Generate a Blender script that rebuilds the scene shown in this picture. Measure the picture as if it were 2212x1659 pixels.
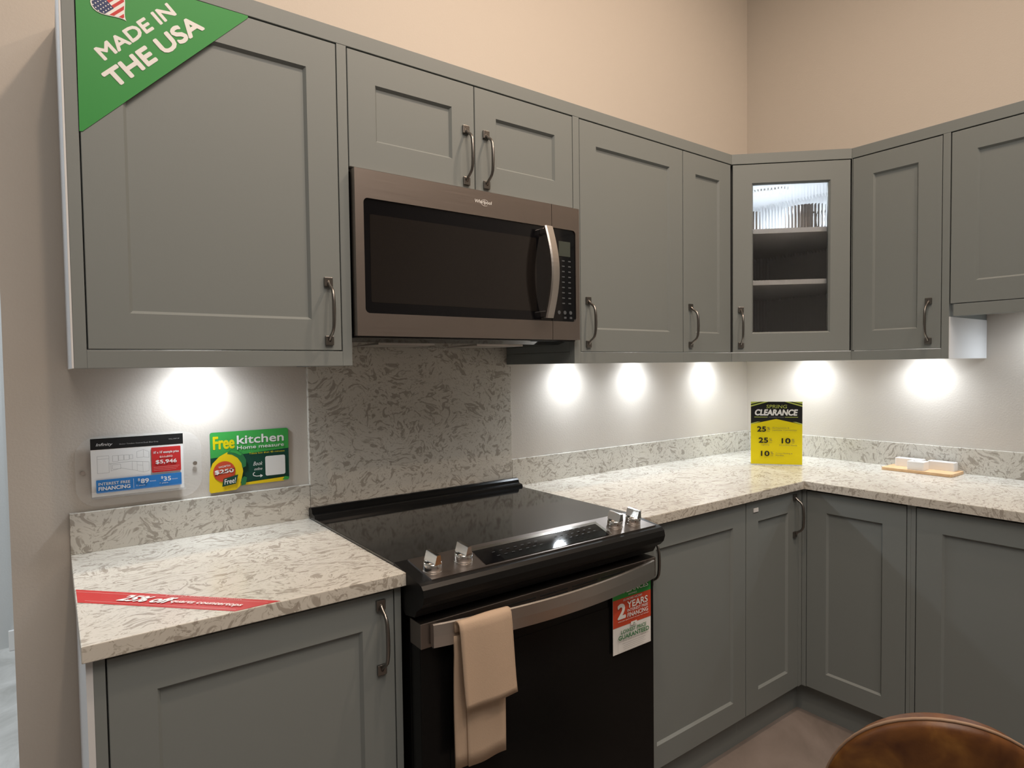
import bpy, bmesh, math, random
from mathutils import Vector, Matrix
random.seed(7)
for o in list(bpy.data.objects): bpy.data.objects.remove(o)
SC = bpy.context.scene
COL = SC.collection
PI = math.pi

# ------------------------------------------------------------------ camera
cd = bpy.data.cameras.new('camera'); cam = bpy.data.objects.new('camera', cd); COL.objects.link(cam)
Rv = Vector((0.80899885, -0.58765779, -0.01338566)); Uv = Vector((0.03100375, 0.01991879, 0.99932077)); Fv = Vector((0.58699201, 0.80886437, -0.03433387))
m = Matrix((Rv, Uv, -Fv)).transposed().to_4x4(); m.translation = (-2.94657229, -1.85841229, 1.36370604)
cam.matrix_world = m
cd.sensor_width = 36; cd.lens = 21.731833; cd.shift_x = 0.0117111; cd.shift_y = 0.0040143; cd.clip_start = 0.02
SC.camera = cam
SC.view_settings.view_transform = 'Standard'; SC.view_settings.look = 'None'; SC.view_settings.gamma = 1
SC.view_settings.use_curve_mapping = False
SC.view_settings.exposure = 0.0

# ------------------------------------------------------------------ world and lights
wd = bpy.data.worlds.new('world'); SC.world = wd; wd.use_nodes = True
wd.node_tree.nodes['Background'].inputs[0].default_value = (0.9, 0.85, 0.8, 1)
wd.node_tree.nodes['Background'].inputs[1].default_value = 0.15
WARM = (1.0, 0.765, 0.575); COOL = (0.86, 0.93, 1.0)
def spot(name, loc, target, watts, angle, blend, size, color):
    l = bpy.data.lights.new(name, 'SPOT'); l.energy = watts; l.spot_size = math.radians(angle); l.spot_blend = blend
    l.shadow_soft_size = size; l.color = color
    o = bpy.data.objects.new(name, l); COL.objects.link(o); o.location = loc
    o.rotation_euler = (Vector(target) - Vector(loc)).to_track_quat('-Z', 'Y').to_euler(); return o
def area(name, loc, rot, watts, sx, sy, color, shape='RECTANGLE'):
    l = bpy.data.lights.new(name, 'AREA'); l.shape = shape; l.size = sx
    if shape in ('RECTANGLE', 'ELLIPSE'): l.size_y = sy
    l.energy = watts; l.color = color
    o = bpy.data.objects.new(name, l); COL.objects.link(o); o.location = loc; o.rotation_euler = rot; return o
spot('ceiling_spot_light', (-2.17, -1.25, 3.5), (-2.2, -0.30, 1.7), 62, 115, 0.9, 0.045, WARM)
spot('ceiling_spot_light', (-1.15, -1.30, 3.5), (-1.2, -0.30, 1.7), 62, 140, 0.9, 0.045, WARM)
spot('ceiling_spot_light', (-0.95, -2.1, 3.5), (-0.3, -1.0, 1.8), 55, 140, 0.9, 0.045, WARM)
spot('ceiling_spot_light', (-2.7, -2.4, 3.5), (-2.7, -0.6, 0.9), 45, 100, 0.9, 0.045, WARM)
area('ceiling_fill_light', (-2.6, -2.6, 3.55), (0, 0, 0), 62, 2.4, 2.4, (1.0, 0.93, 0.86))  # added soft fill for the whole room, no real ceiling panel
area('hall_fill_light', (-3.9, 1.1, 3.5), (0, 0, 0), 75, 1.6, 1.2, COOL)  # added cool fill standing in for daylight in the hall

# ------------------------------------------------------------------ materials
def mat(name, color=(0.5, 0.5, 0.5), rough=0.5, metal=0.0, spec=0.5, coat=0.0, emis=None, estr=0.0, trans=0.0, ior=1.45, alpha=1.0):
    M = bpy.data.materials.new(name); M.use_nodes = True
    b = M.node_tree.nodes['Principled BSDF']
    b.inputs['Base Color'].default_value = (*color, 1); b.inputs['Roughness'].default_value = rough
    b.inputs['Metallic'].default_value = metal; b.inputs['Specular IOR Level'].default_value = spec
    b.inputs['Coat Weight'].default_value = coat; b.inputs['Transmission Weight'].default_value = trans
    b.inputs['IOR'].default_value = ior; b.inputs['Alpha'].default_value = alpha
    if emis: b.inputs['Emission Color'].default_value = (*emis, 1); b.inputs['Emission Strength'].default_value = estr
    return M
def nodes(M): return M.node_tree.nodes, M.node_tree.links, M.node_tree.nodes['Principled BSDF']
def noise(M, scale, detail=2, rough=0.5, dist=0.0, sc=(1, 1, 1), coord='Object', off=(0, 0, 0)):
    n, l, b = nodes(M)
    tc = n.new('ShaderNodeTexCoord'); mp = n.new('ShaderNodeMapping'); mp.inputs['Scale'].default_value = sc; mp.inputs['Location'].default_value = off
    t = n.new('ShaderNodeTexNoise'); t.inputs['Scale'].default_value = scale; t.inputs['Detail'].default_value = detail
    t.inputs['Roughness'].default_value = rough; t.inputs['Distortion'].default_value = dist
    l.new(tc.outputs[coord], mp.inputs[0]); l.new(mp.outputs[0], t.inputs['Vector']); return t
def bump(M, t, strength, dist):
    n, l, b = nodes(M); bp = n.new('ShaderNodeBump'); bp.inputs['Strength'].default_value = strength; bp.inputs['Distance'].default_value = dist
    l.new(t.outputs[0], bp.inputs['Height']); l.new(bp.outputs[0], b.inputs['Normal'])
def ramp(M, fac, stops, out=None):
    n, l, b = nodes(M); r = n.new('ShaderNodeValToRGB'); e = r.color_ramp.elements
    e[0].position, e[0].color = stops[0][0], (*stops[0][1], 1); e[1].position, e[1].color = stops[-1][0], (*stops[-1][1], 1)
    for p, c in stops[1:-1]:
        x = e.new(p); x.color = (*c, 1)
    l.new(fac, r.inputs[0])
    if out is None: l.new(r.outputs[0], b.inputs['Base Color'])
    return r

def wall_mat(name, c):
    M = mat(name, c, 0.75, spec=0.25); t = noise(M, 160, 3, 0.6); bump(M, t, 0.25, 0.002); return M
M_wall = wall_mat('painted_plaster', (0.56, 0.515, 0.462))
M_farwall = wall_mat('hall_paint', (0.66, 0.68, 0.68))
M_ceil = mat('ceiling_paint', (0.7, 0.68, 0.64), 0.9)
M_trimw = mat('white_gloss_trim', (0.85, 0.85, 0.84), 0.4)
def floor_mat():
    M = mat('mottled_concrete_floor', (0.3, 0.27, 0.25), 0.42, spec=0.4)
    t = noise(M, 3.5, 6, 0.6, 0.6); ramp(M, t.outputs[0], [(0.3, (0.13, 0.107, 0.094)), (0.5, (0.19, 0.158, 0.14)), (0.7, (0.25, 0.21, 0.19))])
    t2 = noise(M, 60, 3); bump(M, t2, 0.05, 0.002); return M
M_floor = floor_mat()
def hallfloor():
    M = mat('pale_hall_floor', (0.5, 0.5, 0.48), 0.4)
    t = noise(M, 4.5, 5, 0.6, 1.0); ramp(M, t.outputs[0], [(0.35, (0.40, 0.40, 0.38)), (0.65, (0.60, 0.60, 0.58))]); return M
M_hallfloor = hallfloor()
def paint_mat():
    M = mat('grey_green_cabinet_paint', (0.195, 0.214, 0.210), 0.5, spec=0.45)
    t = noise(M, 220, 2, 0.6); bump(M, t, 0.06, 0.001); return M
M_paint = paint_mat()
M_white = mat('white_carcass_board', (0.66, 0.67, 0.68), 0.5)
M_gapshade = mat('gap_shade_strip', (0.04, 0.04, 0.04), 0.8)  # shade of the door gaps put into the colour
M_inner = mat('cabinet_interior_board', (0.62, 0.62, 0.62), 0.5)
def quartz_mat(name, k=1.0, off=(0, 0, 0)):
    M = mat(name, (0.6, 0.58, 0.53), 0.22, spec=0.5)
    n, l, b = nodes(M)
    tc = n.new('ShaderNodeTexCoord')
    warp = n.new('ShaderNodeTexNoise'); warp.inputs['Scale'].default_value = 5.0; warp.inputs['Detail'].default_value = 2
    l.new(tc.outputs['Object'], warp.inputs['Vector'])
    sub = n.new('ShaderNodeVectorMath'); sub.operation = 'SUBTRACT'; sub.inputs[1].default_value = (0.5, 0.5, 0.5)
    l.new(warp.outputs['Color'], sub.inputs[0])
    scl = n.new('ShaderNodeVectorMath'); scl.operation = 'SCALE'; scl.inputs['Scale'].default_value = 0.22; l.new(sub.outputs[0], scl.inputs[0])
    add = n.new('ShaderNodeVectorMath'); l.new(tc.outputs['Object'], add.inputs[0]); l.new(scl.outputs[0], add.inputs[1])
    mp = n.new('ShaderNodeMapping'); mp.inputs['Scale'].default_value = (1.0, 2.3, 1.7); mp.inputs['Location'].default_value = off
    mp.inputs['Rotation'].default_value = (0.3, 0.5, 0.25)
    l.new(add.outputs[0], mp.inputs[0])
    a = n.new('ShaderNodeTexNoise'); a.inputs['Scale'].default_value = 27 * k; a.inputs['Detail'].default_value = 3; a.inputs['Distortion'].default_value = 1.2; a.inputs['Roughness'].default_value = 0.55
    c = n.new('ShaderNodeTexNoise'); c.inputs['Scale'].default_value = 60 * k; c.inputs['Detail'].default_value = 2; c.inputs['Distortion'].default_value = 2.0
    l.new(mp.outputs[0], a.inputs['Vector']); l.new(mp.outputs[0], c.inputs['Vector'])
    r1 = n.new('ShaderNodeValToRGB'); r1.color_ramp.elements[0].position = 0.545; r1.color_ramp.elements[1].position = 0.60
    r2 = n.new('ShaderNodeValToRGB'); r2.color_ramp.elements[0].position = 0.57; r2.color_ramp.elements[1].position = 0.66
    r2.color_ramp.elements[1].color = (0.6, 0.6, 0.6, 1)
    l.new(a.outputs[0], r1.inputs[0]); l.new(c.outputs[0], r2.inputs[0])
    big = n.new('ShaderNodeTexNoise'); big.inputs['Scale'].default_value = 7; big.inputs['Detail'].default_value = 2; l.new(tc.outputs['Object'], big.inputs['Vector'])
    base = n.new('ShaderNodeMixRGB'); base.inputs[1].default_value = (0.64, 0.62, 0.565, 1); base.inputs[2].default_value = (0.545, 0.515, 0.455, 1)
    l.new(big.outputs[0], base.inputs[0])
    m1 = n.new('ShaderNodeMixRGB'); m1.inputs[2].default_value = (0.26, 0.225, 0.185, 1); l.new(base.outputs[0], m1.inputs[1])
    f1 = n.new('ShaderNodeMath'); f1.operation = 'MULTIPLY'; f1.inputs[1].default_value = 0.66; l.new(r1.outputs[0], f1.inputs[0]); l.new(f1.outputs[0], m1.inputs[0])
    m2 = n.new('ShaderNodeMixRGB'); m2.inputs[2].default_value = (0.30, 0.27, 0.22, 1); l.new(m1.outputs[0], m2.inputs[1]); l.new(r2.outputs[0], m2.inputs[0])
    l.new(m2.outputs[0], b.inputs['Base Color']); return M
M_quartz = quartz_mat('speckled_quartz')
def brushed(name, c, rough, sc):
    M = mat(name, c, rough, 1.0); t = noise(M, 90, 2, 0.6, sc=sc); n, l, b = nodes(M)
    r = n.new('ShaderNodeMapRange'); r.inputs[3].default_value = rough - 0.06; r.inputs[4].default_value = rough + 0.1
    l.new(t.outputs[0], r.inputs[0]); l.new(r.outputs[0], b.inputs['Roughness']); return M
M_steel = brushed('brushed_warm_steel', (0.30, 0.262, 0.24), 0.36, (0.05, 1, 8))
M_steel2 = brushed('brushed_bright_steel', (0.60, 0.57, 0.54), 0.30, (8, 1, 0.1))
M_chrome = mat('polished_chrome', (0.75, 0.74, 0.72), 0.12, 1.0)
M_pewter = mat('dark_pewter', (0.23, 0.215, 0.20), 0.3, 1.0)
M_black = mat('black_enamel', (0.005, 0.005, 0.005), 0.25, spec=0.2)
M_blackm = mat('black_matte_plastic', (0.012, 0.012, 0.012), 0.55)
M_bglass = mat('black_glass', (0.004, 0.004, 0.005), 0.05, spec=0.5)
M_cook = mat('black_ceramic_glass', (0.006, 0.006, 0.006), 0.07, spec=0.9)
M_mwglass = mat('smoked_microwave_glass', (0.012, 0.010, 0.009), 0.08, spec=0.6)
M_lcd = mat('grey_lcd', (0.055, 0.065, 0.055), 0.3)
M_key = mat('grey_key_print', (0.08, 0.09, 0.10), 0.5)
M_key2 = mat('dim_key_print', (0.035, 0.038, 0.042), 0.5)
M_led = mat('led_diffuser', (0.9, 0.95, 1), 0.4, emis=(0.9, 0.95, 1.0), estr=25)
M_acryl = mat('clear_acrylic', (0.97, 0.97, 0.97), 0.08, trans=0.0, alpha=0.09)
M_glass = mat('reeded_clear_glass', (1, 1, 1), 0.0, trans=1.0, ior=1.45)
M_mug = mat('taupe_tinted_glass', (0.30, 0.245, 0.205), 0.12, spec=0.5, alpha=0.88)
def cloth():
    M = mat('beige_linen', (0.50, 0.375, 0.275), 0.9, spec=0.1); t = noise(M, 700, 2, 0.5, sc=(1, 1, 0.4)); bump(M, t, 0.35, 0.001); return M
M_linen = cloth()
def leather():
    M = mat('brown_leather', (0.2, 0.09, 0.03), 0.42, spec=0.5)
    t = noise(M, 14, 3, 0.55, 0.5); ramp(M, t.outputs[0], [(0.3, (0.07, 0.022, 0.006)), (0.5, (0.14, 0.052, 0.011)), (0.7, (0.24, 0.105, 0.022))])
    t2 = noise(M, 260, 3); bump(M, t2, 0.15, 0.001); return M
M_leather = leather()
M_piping = mat('tan_piping', (0.30, 0.19, 0.12), 0.55)
M_ceramic = mat('white_ceramic', (0.82, 0.81, 0.80), 0.3)
def wood():
    M = mat('pale_bamboo', (0.6, 0.38, 0.2), 0.45); t = noise(M, 30, 3, 0.6, sc=(9, 1, 1)); ramp(M, t.outputs[0], [(0.3, (0.60, 0.37, 0.19)), (0.7, (0.74, 0.50, 0.28))]); return M
M_wood = wood()
INK = {}
def ink(name, c, rough=0.45):
    if name not in INK: INK[name] = mat('print_' + name, c, rough, spec=0.35)
    return INK[name]
I_white = ink('white', (0.80, 0.79, 0.77)); I_black = ink('black', (0.012, 0.012, 0.012)); I_green = ink('green', (0.035, 0.27, 0.055))
I_mgreen = ink('mid_green', (0.05, 0.36, 0.07)); I_dgreen = ink('dark_green', (0.008, 0.06, 0.04)); I_yellow = ink('yellow', (0.72, 0.60, 0.005))
I_red = ink('red', (0.55, 0.03, 0.03)); I_blue = ink('blue', (0.03, 0.20, 0.55)); I_navy = ink('navy', (0.02, 0.035, 0.12)); I_grey = ink('grey', (0.35, 0.34, 0.33))
I_lime = ink('lime', (0.50, 0.56, 0.12)); I_gold = ink('gold', (0.80, 0.58, 0.01)); I_ored = ink('orange_red', (0.56, 0.07, 0.03)); I_fgreen = ink('forest_green', (0.03, 0.18, 0.06))
I_dgrey = ink('dark_grey', (0.10, 0.09, 0.08)); I_rred = ink('bright_red', (0.47, 0.035, 0.032)); I_pink = ink('pale_pink', (0.78, 0.45, 0.42))

# ------------------------------------------------------------------ mesh builder
class MB:
    def __init__(s): s.v = []; s.f = []; s.mi = []; s.mats = []; s.sm = []
    def m(s, M):
        if M not in s.mats: s.mats.append(M)
        return s.mats.index(M)
    def add(s, vs, fs, M, smooth=False):
        b = len(s.v); s.v += [tuple(v) for v in vs]; k = s.m(M)
        for f in fs: s.f.append([b + i for i in f]); s.mi.append(k); s.sm.append(smooth)
        return s
    def box(s, x0, x1, y0, y1, z0, z1, M, bev=0.0):
        if x0 > x1: x0, x1 = x1, x0
        if y0 > y1: y0, y1 = y1, y0
        if z0 > z1: z0, z1 = z1, z0
        if bev <= 0:
            vs = [(x, y, z) for x in (x0, x1) for y in (y0, y1) for z in (z0, z1)]
            return s.add(vs, [(0, 1, 3, 2), (4, 6, 7, 5), (0, 4, 5, 1), (2, 3, 7, 6), (0, 2, 6, 4), (1, 5, 7, 3)], M)
        bm = bmesh.new(); bmesh.ops.create_cube(bm, size=1)
        for v in bm.verts: v.co = ((x0 + x1) / 2 + v.co.x * (x1 - x0), (y0 + y1) / 2 + v.co.y * (y1 - y0), (z0 + z1) / 2 + v.co.z * (z1 - z0))
        bmesh.ops.bevel(bm, geom=bm.edges[:], offset=bev, segments=2, affect='EDGES', profile=0.5)
        s.bm(bm, M); return s
    def bm(s, bm, M, smooth=False):
        bm.verts.index_update(); s.add([v.co[:] for v in bm.verts], [[v.index for v in f.verts] for f in bm.faces], M, smooth); bm.free(); return s
    def prism(s, poly, a0, a1, M, axis='x', smooth=False):   # poly in the two other axes
        def P(a, p):
            return {'x': (a, p[0], p[1]), 'y': (p[0], a, p[1]), 'z': (p[0], p[1], a)}[axis]
        n = len(poly); vs = [P(a0, p) for p in poly] + [P(a1, p) for p in poly]
        s.add(vs, [(i, (i + 1) % n, n + (i + 1) % n, n + i) for i in range(n)], M, smooth)
        s.add(vs, [tuple(range(n))[::-1], tuple(range(n, 2 * n))], M); return s
    def tube(s, pts, r, M, seg=12, closed=False, sq=None, caps=True):
        pts = [Vector(p) for p in pts]; n = len(pts); rr = r if isinstance(r, (list, tuple)) else [r] * n
        t0 = (pts[1] - pts[0]).normalized(); up = Vector((0, 0, 1)) if abs(t0.z) < 0.9 else Vector((1, 0, 0))
        nrm = (up - t0 * up.dot(t0)).normalized(); vs = []
        for i in range(n):
            a = pts[i - 1] if (i > 0 or closed) else pts[i]; b = pts[(i + 1) % n] if (i < n - 1 or closed) else pts[i]
            t = (b - a).normalized(); nrm = (nrm - t * nrm.dot(t)).normalized(); bi = t.cross(nrm)
            for k in range(seg):
                an = 2 * PI * k / seg; c, d = math.cos(an), math.sin(an)
                w, h = (sq if sq else (1, 1)); vs.append(pts[i] + nrm * (c * rr[i] * w) + bi * (d * rr[i] * h))
        fs = []
        for i in range(n if closed else n - 1):
            j = (i + 1) % n
            for k in range(seg): fs.append((i * seg + k, i * seg + (k + 1) % seg, j * seg + (k + 1) % seg, j * seg + k))
        if not closed and caps: fs += [tuple(range(seg))[::-1], tuple(range((n - 1) * seg, n * seg))]
        return s.add(vs, fs, M, True)
    def lathe(s, prof, cx, cy, M, seg=32, smooth=True, z0=0):
        vs = []
        for r, z in prof:
            for k in range(seg): a = 2 * PI * k / seg; vs.append((cx + r * math.cos(a), cy + r * math.sin(a), z0 + z))
        fs = []; n = len(prof)
        for i in range(n - 1):
            for k in range(seg): fs.append((i * seg + k, i * seg + (k + 1) % seg, (i + 1) * seg + (k + 1) % seg, (i + 1) * seg + k))
        fs += [tuple(range(seg))[::-1], tuple(range((n - 1) * seg, n * seg))]
        return s.add(vs, fs, M, smooth)
    def xf(s, Mx):
        s.v = [tuple(Mx @ Vector(v)) for v in s.v]; return s
    def build(s, name, parent=None, autosmooth=False):
        me = bpy.data.meshes.new(name); me.from_pydata(s.v, [], s.f)
        for M in s.mats: me.materials.append(M)
        for p, k, sm in zip(me.polygons, s.mi, s.sm): p.material_index = k; p.use_smooth = sm
        bm = bmesh.new(); bm.from_mesh(me); bmesh.ops.recalc_face_normals(bm, faces=bm.faces[:]); bm.to_mesh(me); bm.free()
        me.update(); o = bpy.data.objects.new(name, me); COL.objects.link(o)
        if parent: o.parent = parent
        return o
def tag(o, label, cat, group=None):
    o['label'] = label; o['category'] = cat
    if group: o['group'] = group
    return o
def thing(name, label, cat, loc=(0, 0, 0), rz=0.0, group=None):
    o = bpy.data.objects.new(name, None); COL.objects.link(o); o.location = loc; o.rotation_euler = (0, 0, rz); o.empty_display_size = 0.1
    return tag(o, label, cat, group)
def struct(name, mb):
    o = mb.build(name); o['kind'] = 'structure'; return o

# ------------------------------------------------------------------ flat print helper (signs and labels)
TC = {}
def text_geo(s, bold=0.0, spacing=1.0):
    key = (s, bold, spacing)
    if key in TC: return TC[key]
    cu = bpy.data.curves.new('t', 'FONT'); cu.body = s; cu.offset = bold; cu.resolution_u = 3; cu.space_character = spacing
    ob = bpy.data.objects.new('t', cu); COL.objects.link(ob)
    dg = bpy.context.evaluated_depsgraph_get(); me = bpy.data.meshes.new_from_object(ob.evaluated_get(dg))
    vs = [(v.co.x, v.co.y) for v in me.vertices]; fs = [list(p.vertices) for p in me.polygons]
    bpy.data.objects.remove(ob); bpy.data.curves.remove(cu); bpy.data.meshes.remove(me)
    x0 = min(v[0] for v in vs); x1 = max(v[0] for v in vs); y0 = min(v[1] for v in vs); y1 = max(v[1] for v in vs)
    vs = [((v[0] - x0) / (x1 - x0), (v[1] - y0) / (y1 - y0)) for v in vs]
    TC[key] = (vs, fs); return TC[key]
class Sign:                      # u to the right, v up, w out of the face
    def __init__(s, th=0.0015): s.mb = MB(); s.th = th; s.w = th; s.d = 0.00025
    def slab(s, poly, M):
        s.mb.prism(poly, 0, s.th, M, 'z'); return s
    def poly(s, p, M, lift=1):
        s.w += s.d * lift; s.mb.add([(u, v, s.w) for u, v in p], [tuple(range(len(p)))], M); return s
    def rect(s, u0, v0, u1, v1, M, r=0.0):
        return s.poly(rrect(u0, v0, u1, v1, r), M)
    def text(s, t, u0, v0, w, h, M, bold=0.0, shear=0.0, rot=0.0, spacing=1.0):
        vs, fs = text_geo(t, 0.0, spacing); s.w += s.d; c, d = math.cos(rot), math.sin(rot)
        q = bold * 1.1 * h; w2, h2 = w - 2 * q, h - 2 * q
        for ox, oy in ([(0, 0)] if bold <= 0 else [(0, 0), (1, 0), (-1, 0), (0, 1), (0, -1), (.7, .7), (-.7, .7), (.7, -.7), (-.7, -.7)]):
            out = []
            for a, b in vs:
                y = q + b * h2 + oy * q; x = q + a * w2 + shear * y + ox * q; out.append((u0 + x * c - y * d, v0 + x * d + y * c, s.w))
            s.w += 0.00002; s.mb.add(out, fs, M)
        return s
    def line(s, pts, wd, M):
        s.w += s.d
        for (a, b) in zip(pts[:-1], pts[1:]):
            d = Vector((b[0] - a[0], b[1] - a[1])); n = Vector((-d.y, d.x)).normalized() * wd / 2
            s.mb.add([(a[0] + n.x, a[1] + n.y, s.w), (b[0] + n.x, b[1] + n.y, s.w), (b[0] - n.x, b[1] - n.y, s.w), (a[0] - n.x, a[1] - n.y, s.w)], [(0, 1, 2, 3)], M)
        return s
    def stand(s):                # face plane x-z, looking towards -y
        s.mb.v = [(u, -w, v) for u, v, w in s.mb.v]; return s
def rrect(u0, v0, u1, v1, r, n=5):
    if r <= 0: return [(u0, v0), (u1, v0), (u1, v1), (u0, v1)]
    out = []
    for cx, cy, a0 in ((u1 - r, v0 + r, -PI / 2), (u1 - r, v1 - r, 0), (u0 + r, v1 - r, PI / 2), (u0 + r, v0 + r, PI)):
        for k in range(n + 1): a = a0 + PI / 2 * k / n; out.append((cx + r * math.cos(a), cy + r * math.sin(a)))
    return out
def circ(cx, cy, rx, ry=None, n=28, a0=0, a1=2 * PI):
    ry = ry or rx; return [(cx + rx * math.cos(a0 + (a1 - a0) * k / n), cy + ry * math.sin(a0 + (a1 - a0) * k / n)) for k in range(n)]

# ------------------------------------------------------------------ dimensions found from the photograph
H = 0.914; D = 0.6452; TS = 0.0163; HS = 0.1018; DU = 0.3844; DB = 0.6276; DT = 0.5909
ZT, ZB, ZTOP, ZBOT = 2.1581, 1.4085, 2.1995, 1.3716
WALLH = 3.6

# ------------------------------------------------------------------ setting
struct('floor', MB().box(-7, 0.15, -6, 0.12, -0.05, 0, M_floor))
struct('floor_hall', MB().box(-7, 0.15, 0.12, 2.2, -0.05, 0, M_hallfloor))
struct('ceiling', MB().box(-7, 0.15, -6, 2.2, WALLH, WALLH + 0.05, M_ceil))
struct('wall_back', MB().box(-3.0367, 0.15, 0, 0.12, 0, WALLH, M_wall))
struct('wall_right', MB().box(0, 0.15, -6, 0, 0, WALLH, M_wall))
struct('wall_front', MB().box(-7, 0.15, -6.1, -6, 0, WALLH, M_wall))
struct('wall_left', MB().box(-7.1, -7, -6, 2.2, 0, WALLH, M_wall))
struct('wall_hall', MB().box(-7, -3.145, 2.04, 2.14, 0, WALLH, M_farwall).box(-3.145, 0.15, 2.0, 2.14, 0, WALLH, M_farwall))
struct('baseboard_hall', MB().box(-3.155, 0.15, 1.985, 2.0, 0, 0.1, M_trimw, 0.003))

# ------------------------------------------------------------------ doors and handles
def shaker(w, h, M, glass=False, st=0.0735, t=0.021, bv=0.006, rec=0.008):
    # local: x 0..w, z 0..h, front face at y=0, thickness towards +y
    mb = MB(); e = 0.001
    def ring(i, y): return [(i, y, i), (w - i, y, i), (w - i, y, h - i), (i, y, h - i)]
    loops = [ring(0, t), ring(0, e), ring(e, 0), ring(st, 0), ring(st + bv, rec)]
    vs = sum(loops, [])
    fs = []
    for L in range(len(loops) - 1):
        for k in range(4): fs.append((L * 4 + k, L * 4 + (k + 1) % 4, (L + 1) * 4 + (k + 1) % 4, (L + 1) * 4 + k))
    if not glass:
        n = len(loops) * 4 - 4; fs += [(n, n + 1, n + 2, n + 3), (0, 1, 2, 3)]
    else:
        b = len(vs); vs += ring(st + bv, t); n = b - 4
        for k in range(4): fs.append((n + k, n + (k + 1) % 4, b + (k + 1) % 4, b + k)); fs.append((b + k, b + (k + 1) % 4, (k + 1) % 4, k))
    mb.add(vs, fs, M); return mb
def pull(parent, x, z, L=0.165):
    mb = MB(); ph = 0.0225; pw = 0.0105
    for s in (-1, 1):
        c = s * (L / 2 - ph / 2); mb.box(x - pw, x + pw, -0.007, 0, z + c - ph / 2, z + c + ph / 2, M_pewter, 0.0012)
    half = []
    for y, dz in ((0.003, 0.071), (0.007, 0.066), (0.015, 0.0595), (0.024, 0.054), (0.0305, 0.047), (0.0345, 0.037), (0.0365, 0.02), (0.037, 0.0)):
        half.append((y, dz))
    pts = [(x, -y, z + d) for y, d in half] + [(x, -y, z - d) for y, d in half[-2::-1]]
    r = [0.0058, 0.005, 0.0042, 0.0042, 0.0044, 0.0047, 0.005, 0.0052]; r = r + r[-2::-1]
    mb.tube(pts, r, M_pewter, 12, sq=(1, 0.85)); return mb.build('handle', parent)
G = 0.0015
def door(cab, x0, x1, z0, z1, hx=None, hz=None, y=0.0, glass=False):
    mb = shaker(x1 - x0 - 2 * G, z1 - z0 - 2 * G, M_paint, glass); o = mb.build('door', cab); o.location = (x0 + G, y, z0 + G)
    if hx is not None: pull(o, hx - x0 - G, hz - z0 - G)
    return o
def cabinet(label, loc, rz, w, z0, z1, depth, doors, stiles=(), rails=(), side=None, cat='cabinet', name='wall_cabinet', ws=0.0, skirt=()):
    # local: x along the front, y into the wall (front at 0), z up from the floor
    t = thing(name, label, cat, loc, rz)
    mb = MB().box(ws, w, 0.024, depth, z0, z1, M_gapshade if False else M_inner if name == 'x' else M_paint)
    mb.build('carcass', t)
    if stiles or rails:
        for a, b, c, d in stiles: MB().box(a, b, 0, 0.024, c, d, M_paint, 0.0008).build('stile', t)
        for a, b, c, d in rails: MB().box(a, b, 0, 0.024, c, d, M_paint, 0.0008).build('bottom_rail', t)
    if skirt:
        for a in skirt: MB().box(a, a + 0.018, 0.0245, depth, ZBOT, 1.4095, M_paint, 0.0008).build('end_skirt', t)
    if side:
        s = side; o = MB().box(s[0], s[1], 0.0005, depth, z0 if len(s) < 4 else s[2], z1 if len(s) < 4 else s[3], M_white, 0.0008).build('side_panel', t); o['label'] = 'unpainted white side panel'
    for d in doors: door(t, *d)
    return t
# wall A uppers (front towards -y)
xa = -2.9094
cabinet('large grey wall cabinet at far left with green corner sticker, tall single door', (xa, -DU, 0), 0, 0.5764, 1.41, 2.16, DU - 0.001,
        [(0.0227, 0.5505, ZB, ZT, 0.517, 1.5050)], stiles=[(0.0, 0.0217, ZBOT, 2.16), (0.5515, 0.5764, ZBOT, 2.16)], rails=[(0.0217, 0.5515, ZBOT, ZB - 0.001)], skirt=(0.5584,), side=(-0.004, 0.0, ZBOT, 2.1995))  # the skirt at its right end is unseen, added to block puck light
cabinet('short grey double-door wall cabinet above the microwave', (-2.333, -DU, 0), 0, 0.7556, 1.862, 2.16, DU - 0.001,
        [(0.001, 0.379, 1.866, ZT, 0.3475, 1.9575), (0.379, 0.7546, 1.866, ZT, 0.416, 1.957)])
cabinet('grey single-door wall cabinet just right of the microwave', (-1.5774, -DU, 0), 0, 0.5535, 1.41, 2.16, DU - 0.001,
        [(0.0281, 0.5523, ZB, ZT, 0.060, 1.5055)], stiles=[(0.0, 0.0271, ZBOT, 2.16)], rails=[(0.0271, 0.5535, ZBOT, ZB - 0.001)], skirt=(0.0,))
cabinet('narrow grey wall cabinet between the wider door and the glass corner cabinet', (-1.0239, -DU, 0), 0, 0.3058, 1.41, 2.16, DU - 0.001,
        [(0.0, 0.301, ZB, ZT, 0.040, 1.509)], rails=[(0.0, 0.3058, ZBOT, ZB - 0.001)])
# wall B uppers (front towards -x)
RB = -PI / 2
cabinet('grey single-door wall cabinet right of the glass corner cabinet', (-DU, -0.6953, 0), RB, 0.3267, 1.41, 2.16, DU - 0.001,
        [(0.0005, 0.3033, ZB, ZT, 0.265, 1.508)], stiles=[(0.3043, 0.3267, ZBOT, 2.16)], rails=[(0.0, 0.3043, ZBOT, ZB - 0.001)], side=(0.3267, 0.3285, ZBOT, 1.5195))
cabinet('shorter grey wall cabinet raised higher at the right edge', (-DU, -1.0340 + 0.0117, 0), RB, 0.80, 1.564, 2.16, DU - 0.001,
        [(0.002, 0.399, 1.563, ZT, None, None), (0.399, 0.796, 1.563, ZT, 0.43, 1.66)], rails=[(0.0127, 0.80, 1.5205, 1.5615)])
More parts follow.
